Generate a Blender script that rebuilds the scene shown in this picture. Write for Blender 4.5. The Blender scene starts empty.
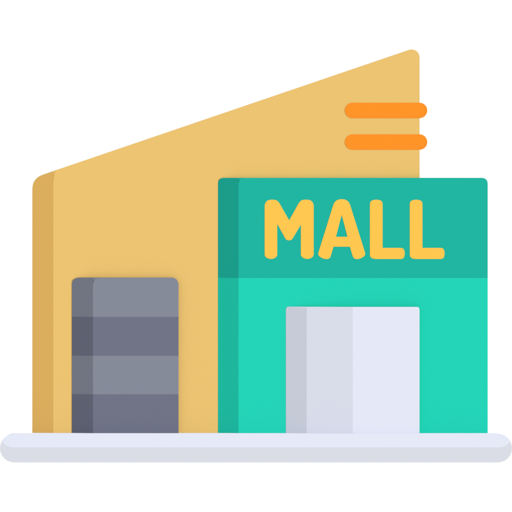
import bpy, math
from mathutils import Vector
from mathutils.geometry import tessellate_polygon

# ------------------------------------------------------------------ scene
S = bpy.context.scene
COL = S.collection
PX = 16.0                       # drawing units per metre of elevation drawing
P = math.radians(2.0)           # the camera looks down by two degrees
SP, CP = math.sin(P), math.cos(P)
YREF = 0.4                      # the drawing's base line is the foot of a wall half a metre forward

def X(u):                       # elevation drawing -> metres
    return (u - 256.0) / PX
def Z(v, y):                    # height of a drawing line on a wall standing at depth y
    return ((433.0 - v) / PX - (y + YREF) * SP) / CP

# ------------------------------------------------------------------ materials
def lin(c):
    c /= 255.0
    return c / 12.92 if c <= 0.04045 else ((c + 0.055) / 1.055) ** 2.4

def paint(name, rgb, e=1.70, rough=0.7, vary=0.004, scale=3.0):
    """matt paint; rgb = how it looks in this light, e = light falling on it (gives the base colour)"""
    m = bpy.data.materials.new(name)
    m.use_nodes = True
    nt = m.node_tree
    b = nt.nodes['Principled BSDF']
    base = [lin(c) / e for c in rgb]
    tc = nt.nodes.new('ShaderNodeTexCoord')
    nz = nt.nodes.new('ShaderNodeTexNoise')
    nz.inputs['Scale'].default_value = scale
    nz.inputs['Detail'].default_value = 4.0
    mx = nt.nodes.new('ShaderNodeMix'); mx.data_type = 'RGBA'
    mx.inputs[6].default_value = (*[c * (1 - vary) for c in base], 1)
    mx.inputs[7].default_value = (*[c * (1 + vary) for c in base], 1)
    nt.links.new(tc.outputs['Object'], nz.inputs['Vector'])
    nt.links.new(nz.outputs['Fac'], mx.inputs[0])
    nt.links.new(mx.outputs[2], b.inputs['Base Color'])
    b.inputs['Roughness'].default_value = rough
    b.inputs['Specular IOR Level'].default_value = 0.0
    return m

M = dict(
    ochre   = paint('ochre_paint',       (237, 196, 114)),
    ochre_shade  = paint('ochre_shade_paint', (244, 194, 105)),  # ochre with the shaded corner's warmer tint put into the colour
    orange  = paint('orange_paint',      (255, 148, 41)),
    teal    = paint('bright_teal_paint', (37, 213, 184)),
    deep    = paint('deep_teal_paint',   (33, 182, 161)),
    letter  = paint('amber_paint',       (255, 200, 80)),
    lslat   = paint('light_grey_paint',  (134, 139, 154)),
    dslat   = paint('slate_grey_paint',  (112, 116, 134)),
    door    = paint('pale_blue_paint',   (229, 233, 247)),
    pave    = paint('pale_paving',       (229, 233, 247), e=1.69, scale=0.6),
    kerb    = paint('grey_edge_paint', (217, 220, 228), e=1.66, scale=0.6),
)

# ------------------------------------------------------------------ mesh helpers
class MB:
    def __init__(s): s.v, s.f = [], []
    def pts(s, L):
        n = len(s.v); s.v += [tuple(p) for p in L]; return list(range(n, n + len(L)))
    def face(s, L): s.f.append(s.pts(L))
    def sheet(s, poly, holes=(), flip=False):
        """fill a polygon (3-D points, projected on the wall) with triangles"""
        loops = [poly] + list(holes)
        flat = [p for l in loops for p in l]
        ids = s.pts(flat)
        for t in tessellate_polygon([[Vector((p[0], p[2], 0)) for p in l] for l in loops]):
            s.f.append([ids[i] for i in t])
    def skirt(s, a, b, closed=True):
        n = len(a); ia, ib = s.pts(a), s.pts(b)
        for i in range(n if closed else n - 1):
            j = (i + 1) % n
            s.f.append([ia[i], ia[j], ib[j], ib[i]])
    def slab(s, poly, back, holes=()):
        """closed solid: front polygon, its copy moved to back(p), and the rim"""
        bk = [back(p) for p in poly]
        hb = [[back(p) for p in h] for h in holes]
        s.sheet(poly, holes); s.sheet(bk, hb)
        s.skirt(poly, bk)
        for h, q in zip(holes, hb): s.skirt(h, q)
    def build(s, name, mat, parent=None, origin=(0, 0, 0), **props):
        me = bpy.data.meshes.new(name)
        o = Vector(origin)
        me.from_pydata([Vector(p) - o for p in s.v], [], s.f)
        import bmesh
        bm = bmesh.new(); bm.from_mesh(me)
        bmesh.ops.remove_doubles(bm, verts=bm.verts, dist=1e-5)
        bmesh.ops.recalc_face_normals(bm, faces=bm.faces)
        bm.to_mesh(me); bm.free()
        me.materials.append(mat)
        ob = bpy.data.objects.new(name, me); COL.objects.link(ob)
        if parent: ob.parent = parent
        else: ob.location = o
        for k, val in props.items(): ob[k] = val
        return ob

def thing(name, label, cat, loc):
    o = bpy.data.objects.new(name, None); COL.objects.link(o)
    o.location = loc; o['label'] = label; o['category'] = cat
    o.empty_display_size = 0.5
    return o

def arc(cx, cy, rx, ry, a0, a1, n=10):
    return [(cx + rx * math.cos(math.radians(a0 + (a1 - a0) * i / n)),
             cy - ry * math.sin(math.radians(a0 + (a1 - a0) * i / n))) for i in range(n + 1)]

def bez(p0, p1, p2, n=10):
    return [tuple((1-t)**2 * p0[k] + 2*(1-t)*t * p1[k] + t*t * p2[k] for k in (0, 1))
            for t in [i / n for i in range(n + 1)]]

def on(poly, depth):
    """drawing polygon -> 3-D; depth is a number or a function of u; the base line stands on z = 0"""
    out = []
    for u, v in poly:
        y = depth(u) if callable(depth) else depth
        ref = depth(1e9) if callable(depth) else depth      # heights all measured on the front plane
        z = 0.0 if v >= 433 else Z(v, ref)
        out.append((X(u), y, z))
    return out

def side_sheet(mb, outer, top, curve, u1, f, base):
    """splayed side wall up to u1, plus the sliver that wraps the rounded corner, parallel to it and just behind the front"""
    mb.sheet(on([(outer[0][0], base)] + outer + [(u1, top)] + [(u1, base)], f))
    sl = [(u1, top)] + [curve[-1]] + list(reversed(curve))[1:]
    ue = curve[-1][0] + .3
    slope = (f(u1 - 2) - f(u1 - 1))                 # metres forward per drawing unit
    mb.sheet([(X(u), f.front + .004 + (ue - u) * slope * .18, Z(v, f.front)) for u, v in sl])

def splay(u0, u1, y0, deg):
    """depth of a wall that comes forward from y0 at u0 to its front plane at u1, turned by deg"""
    d = (u1 - u0) / PX * math.tan(math.radians(deg))
    def f(u): return y0 - d * min(1.0, max(0.0, (u - u0) / (u1 - u0)))
    f.front = y0 - d
    return f

# ------------------------------------------------------------------ forecourt slab
def forecourt():
    """a long slab with rounded ends: pale paving over a greyer kerb"""
    m = MB()
    YC = -1.45                                     # the crease between the two edge faces
    ZT = 0.0
    zc = Z(447.6, YC)
    UP, UN = math.tan(math.radians(0)), math.tan(math.radians(1.5))
    def face_y(z): return YC + (z - zc) * UP if z >= zc else YC + (zc - z) * UN
    def at(L, off=0.0, flat=False):
        out = []
        for u, v in L:
            z = Z(v, YC)
            out.append((X(u), (YC if flat and z > zc else face_y(z)) + off, z))
        return out
    vt = 433.0 + (-YC - YREF - (-zc) * UP) * SP * PX + .05      # where the top's front edge shows
    # elevation outline, left half: round the end from the top to the foot
    rt, cx = 14.3, 14.3
    vm, vb = 448.2, 462.45
    up = [(cx + rt * math.cos(math.radians(t)), vm - (vm - vt) * math.sin(math.radians(t))) for t in range(90, 181, 9)]
    dn = [(cx + rt * math.cos(math.radians(t)), vm - (vb - vm) * math.sin(math.radians(t))) for t in range(189, 271, 9)]
    mir = lambda L: [(512 - u, v) for u, v in reversed(L)]
    k = max(i for i, p in enumerate(up) if p[1] < 440.8)
    low = [(1.9, 442.0), (3.2, 443.3), (5.0, 444.8), (7.0, 446.0), (9.0, 446.9), (11.5, 447.45), (14.3, 447.6)]
    # upper face (a plate with rounded lower corners)
    plate = up[:k + 1] + low
    plate = plate + mir(plate)
    m.slab(at(plate), lambda p: (p[0], p[1] + .05, p[2]))
    # greyer kerb below and round the ends of the paving, a few millimetres behind it
    kb = MB()
    half = (list(reversed(low)) + up[k:] + dn)[1:]
    kb.slab(at(half + mir(half), .0025), lambda p: (p[0], p[1] + .04, p[2]))
    # body behind the edge: rounded ends run back to the line of the buildings
    full = up + [p for p in dn]
    full = full + mir(full)
    fr = at(full, .049)
    bk = [(p[0] - math.copysign(.07, p[0]), -YREF + .1, p[2]) for p in fr]
    m.skirt(fr, bk); m.sheet(bk)
    # plinth under the buildings
    zb = min(p[2] for p in fr)
    x0, x1 = X(32.8), X(487.2)
    ring = [(x0, -YREF + .12), (x1, -YREF + .12), (x1, 12.4), (x0, 12.4)]
    m.skirt([(x, y, -.002) for x, y in ring], [(x, y, zb) for x, y in ring])
    m.face([(x, y, -.002) for x, y in ring]); m.face([(x, y, zb) for x, y in ring])
    pv = m.build('pavement', M['pave'], kind='structure',
                   label='long pale grey paving slab with rounded ends under both buildings', category='pavement')
    kb.build('kerb', M['kerb'], pv, label='grey lower edge')
forecourt()

# ------------------------------------------------------------------ ochre hall
BACK = 12.0
hall_f = splay(32.3, 53.3, 0.0, 9.3)
YF = hall_f.front
hall_at = Vector((X(226), 0, 0))
hall = thing('mall_hall', 'tall ochre hall with sloping roofline, grey shutter and two orange bars',
             'building', hall_at)
corner = bez((32.3, 189.5), (32.3, 178.3), (43.2, 174.6), 12)
ridge = [(408.4, 50.1)] + bez((408.4, 50.1), (413.0, 48.6), (416.6, 51.2), 8)[1:] + bez((416.6, 51.2), (419.6, 53.4), (419.6, 58.6), 8)[1:]
top_in = (56.0, 170.18)
in_curve = bez((53.3, 184.0), (53.3, 173.5), top_in, 10)
outer = [(32.3, 433)] + corner + [top_in] + ridge + [(419.6, 433)]
hm = MB(); hm.slab(on([(53.3, 433)] + in_curve + ridge + [(419.6, 433)], YF), lambda p: (p[0], p[1] + .09, p[2]))
hm.build('front_wall', M['ochre'], hall, hall_at)
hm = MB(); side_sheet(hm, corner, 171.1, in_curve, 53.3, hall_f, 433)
hm.build('side_wall', M['ochre_shade'], hall, hall_at, label='ochre splayed corner wall facing left, shade tint painted in')
# body behind the front: flank walls, back wall and a roof that falls to the rear
def rear(p):
    y = BACK
    return (p[0], y, p[2] if p[2] < 1e-6 else p[2] - 1.5)
o3 = on(outer, hall_f)
o3 = [(p[0], p[1] + (.09 if p[1] <= YF + 1e-6 else 0), p[2]) for p in o3]
ob3 = [rear(p) for p in o3]
k0, k1 = 1, len(outer) - 2
hm = MB()
hm.skirt(o3[:2], ob3[:2], closed=False); hm.skirt(o3[-2:], ob3[-2:], closed=False); hm.sheet(ob3)
hm.build('rear_wall', M['ochre'], hall, hall_at)
hm = MB(); hm.skirt(o3[k0:k1 + 1], ob3[k0:k1 + 1], closed=False)
hm.build('roof', M['ochre'], hall, hall_at)

# two orange bars crossing the right edge
for v0, v1 in ((102.7, 118.2), (134.3, 149.8)):
    r = (v1 - v0) / 2; c = (v0 + v1) / 2
    pl = arc(344.8 + r, c, r, r, 90, 270, 20) + arc(427.3 - r, c, r, r, 270, 450, 20)
    m = MB(); m.slab(on(pl, YF - .008), lambda p: (p[0], YF - .003, p[2]))
    m.build('wall_bar', M['orange'], hall, hall_at)

# grey roller shutter: four broad slats, bent round its splayed left side
sh_f = splay(71.9, 93.0, YF - .012, 13.5)
SF = sh_f.front
s_out = [(71.9, 433)] + bez((71.9, 285.5), (71.9, 277.7), (79.7, 277.7), 8) + bez((170.6, 277.7), (178.5, 277.7), (178.5, 285.5), 8) + [(178.5, 433)]
m = MB()
fr = [(p[0], p[1] + .008, p[2]) for p in on(s_out, sh_f)]
bk = [(p[0], YF - .002, p[2]) for p in fr]
# frame set a finger's width inside the slats
cx = X((71.9 + 178.5) / 2)
m.skirt(fr, bk)
h_side = [(p[0], p[1] + .008, p[2]) for p in on([(71.9, 433)] + s_out[1:10] + [(100, 277.7), (100, 433)], sh_f)]
h_front = [(p[0], p[1] + .008, p[2]) for p in on([(100, 433), (100, 277.7)] + s_out[10:], SF)]
m.sheet(h_side); m.sheet(h_front)
shut = m.build('shutter_door', M['dslat'], hall, hall_at)
edges = [277.7, 316.9, 355.7, 394.4, 433]
g = 0.02
for k in range(4):
    a, b = edges[k] + (g if k else 0), edges[k + 1] - (g if k < 3 else 0)
    if k == 0:
        ic = bez((93.0, 285.5), (93.0, 277.7), (100.0, 277.7), 8)
        side = [(71.9, b)] + s_out[1:10] + list(reversed(ic)) + [(93.0, b)]
        front = [(93.0, b)] + ic + s_out[10:-1] + [(178.5, b)]
    else:
        side = [(71.9, b), (71.9, a), (93.0, a), (93.0, b)]
        front = [(93.0, b), (93.0, a), (178.5, a), (178.5, b)]
    m = MB()
    # bend line at the slat's own edge: the side plane reaches the front plane at u = 93 for the plain slats
    fs = splay(71.9, 93.0, YF - .012, 13.5)
    if k == 0:
        side_sheet(m, s_out[1:10], 277.7, ic, 93.0, fs, b)
    else:
        m.slab(on(side, fs), lambda p: (p[0], p[1] + .006, p[2]))
    dd = SF
    m.slab(on(front, dd), lambda p: (p[0], p[1] + .006, p[2]))
    m.build('slat', M['lslat'] if k % 2 == 0 else M['dslat'], shut, hall_at,
            label=('light grey slat' if k % 2 == 0 else 'dark grey slat') + (' with rounded top corners' if k == 0 else ''))

# ------------------------------------------------------------------ teal entrance building
T0 = YF - .004
te_f = splay(218.0, 238.6, T0, 12.1)
TF = te_f.front
ent_at = Vector((X(352.5), TF, 0))
ent = thing('mall_entrance', 'low teal shopfront reading MALL in amber letters, with pale double doors',
            'building', ent_at)
tl = bez((218.0, 184.2), (218.0, 178.0), (224.2, 178.0), 8)
ti = bez((238.6, 184.2), (238.6, 178.0), (243.8, 178.0), 8)
tr = bez((481.5, 178.0), (487.7, 178.0), (487.7, 184.2), 8)
SPLIT = 278.0
BK = .09
def backy(y): return lambda p: (p[0], y, p[2])
def add(p, d): return (p[0], p[1] + d, p[2])

# fascia (upper, deep teal)
m = MB()
m.slab(on([(238.6, SPLIT)] + ti + tr + [(487.7, SPLIT)], TF), lambda p: add(p, BK))
# crown of the fascia back to the hall, and its flank
o = [(218.0, SPLIT)] + tl + [(243.8, 178.0)] + tr + [(487.7, SPLIT)]
of = on(o, te_f); ofb = [(p[0], p[1] + (BK if p[1] <= TF + 1e-6 else 0), p[2]) for p in of]
m.skirt(ofb, [(p[0], T0, p[2]) for p in ofb], closed=False)
# the part that stands right of the hall runs back
an = on([(420.2, SPLIT), (420.2, 178.0)] + tr + [(487.7, SPLIT)], TF)
an = [(p[0], T0 + .001, p[2] - .002 if p[2] > Z(200, TF) else p[2]) for p in an]
anb = [(p[0], 8.0, p[2] if abs(p[2] - Z(SPLIT, TF)) < .05 else p[2] - 1.0) for p in an]
m.skirt(an, anb, closed=False); m.sheet(anb)
fascia = m.build('fascia', M['deep'], ent, ent_at, label='deep teal fascia lettered MALL')
m = MB(); side_sheet(m, [(218.0, SPLIT)] + tl, 178.0, ti, 238.6, te_f, SPLIT)
m.build('side_panel', M['deep'], fascia, ent_at)

# lower wall (bright teal)
m = MB()
m.slab(on([(238.6, 433), (238.6, SPLIT), (487.7, SPLIT), (487.7, 433)], TF), lambda p: add(p, BK))
m.skirt(*[[(X(487.7), y, z) for z in (0, Z(SPLIT, TF))] for y in (TF + BK, 8.0)], closed=False)
m.skirt(*[[(x, 8.0, z) for z in (0, Z(SPLIT, TF))] for x in (X(420.2), X(487.7))], closed=False)
m.build('front_wall', M['teal'], ent, ent_at)
m = MB(); m.sheet(on([(218.0, 433), (218.0, SPLIT), (238.6, SPLIT), (238.6, 433)], te_f))
m.build('side_wall', M['teal'], ent, ent_at, label='darker splayed corner wall facing left')

# lettering
def z3(L): return [(250 + a / 5.12, 185 + b / 5.12) for a, b in L]
Mo = [(75,105),(77,95),(83,85),(92,78.5),(104,75.5),(118,75),(130,76.5),(140,81),(150,92),
      (200.5,181),
      (250,92),(260,81),(270,76.5),(282,75),(297,75.5),(309,78.5),(318,85),(324,95),(326,105),
      (326,356),(323,365),(316,372),(305,377),(293,379),(281,377),(270,372),(263,365),(260.5,356),
      (260.5,203),(222,268),(216,277),(209,282),(199.5,284),(190,282),(183,277),(177,268),(139.5,199),
      (139.5,356),(137,365),(130,372),(119,377),(107,379),(95,377),(84,372),(77,365),(75,356)]
Ah = [(469.5,72.5),(455,74),(443,79),(434,87),(428,97),(349.5,348),(349,354),(352,361),(360,369),(372,375.5),(385,379),
      (396,379),(405,376.5),(410.5,371),(414,362),(427.5,316)]
Ao = Ah + [(939 - a, b) for a, b in reversed(Ah[1:])]
Ac = [(469.5,153),(440,265),(499,265)]
Lo = [(102,95),(104,87),(110,80.5),(121,76.5),(134.5,75),(148,76.5),(159,80.5),(165,87),(167,95),(167,322),(262,322),
      (270,324),(276,330),(279.5,340),(280.5,350),(279.5,361),(276,371),(270,377),(262,379),(132,379),(119,377.5),(109,373),
      (103.5,366),(102,356)]
def letter(outl, hole=None):
    m = MB()
    f = on(outl, TF - .0055)
    m.slab(f, backy(TF - .002), [on(hole, TF - .0055)] if hole else [])
    return m.build('letter', M['letter'], fascia, ent_at)
letter(z3(Mo))
letter(z3(Ao), z3(Ac))
L1 = [(350 + a / 5.12, 185 + b / 5.12) for a, b in Lo]
letter(L1)
letter([(u + 39.85, v) for u, v in L1])

# pale entrance: a shallow faceted bay of a side light and two leaves
A1, A2 = 11.4, 5.1
b1 = splay(285.9, 306.6, TF - .004, A1)
b2 = splay(306.6, 352.6, b1.front, A2)
DF = b2.front
def bay(u):
    return b1(u) if u <= 306.6 else b2(u)
R = 3.2
m = MB()
oc = [(285.9, 433)] + bez((285.9, 306.9 + R), (285.9, 306.9), (285.9 + R, 306.9), 6) + [(306.6, 306.9), (352.6, 306.9)] \
     + bez((419.5 - R, 306.9), (419.5, 306.9), (419.5, 306.9 + R), 6) + [(419.5, 433)]
f = [(X(u), bay(u) + .04, 0.0 if v >= 433 else Z(v, DF)) for u, v in oc]
m.skirt(f, backy(TF - .003)(f[0]) and [(p[0], TF - .003, p[2]) for p in f])
door = m.build('entrance_door', M['deep'], ent, ent_at)
def bayp(L): return [(X(u), bay(u), 0.0 if v >= 433 else Z(v, DF)) for u, v in L]
def leafsolid(L, name, **kw):
    m = MB(); m.slab(bayp(L), lambda p: add(p, .045))
    return m.build(name, M['door'], door, ent_at, **kw)
leafsolid([(285.9, 433)] + oc[1:8] + [(309.0, 306.9), (306.6 + .6, 307.6), (306.6, 309.0), (306.6, 433)], 'side_panel', label='darkest grey panel facing left')
leafsolid([(306.62, 433)] + bez((306.62, 309.2), (306.62, 306.9), (308.9, 306.9), 6) + [(352.6, 306.9), (352.6, 433)], 'door_leaf', label='light grey leaf')
leafsolid([(352.62, 433), (352.62, 306.9)] + oc[9:], 'door_leaf', label='palest leaf')

# ------------------------------------------------------------------ light: white surround and one soft key light from the upper right
w = bpy.data.worlds.new('World'); S.world = w; w.use_nodes = True
bg = w.node_tree.nodes['Background']
bg.inputs['Color'].default_value = (1, 1, 1, 1)
bg.inputs['Strength'].default_value = 1.0
sv = Vector((2.20, -0.70, 0.92))
sl = bpy.data.lights.new('key_light', 'SUN')
sl.energy = sv.length * math.pi
sl.angle = math.radians(8)
so = bpy.data.objects.new('key_light', sl); COL.objects.link(so)
so.location = sv * 20
so.rotation_euler = sv.to_track_quat('Z', 'Y').to_euler()

# ------------------------------------------------------------------ camera
cd = bpy.data.cameras.new('camera'); cam = bpy.data.objects.new('camera', cd); COL.objects.link(cam)
cd.type = 'ORTHO'; cd.ortho_scale = 512 / PX
cd.clip_end = 500
tgt = Vector((0, 0, (177 / PX - YREF * SP) / CP))
d = Vector((0, CP, -SP))
cam.location = tgt - d * 80
cam.rotation_euler = (math.radians(90) - P, 0, 0)
S.camera = cam
S.render.resolution_x = S.render.resolution_y = 1024
S.view_settings.view_transform = 'Standard'
S.view_settings.look = 'None'
S.view_settings.exposure = 0
S.view_settings.gamma = 1
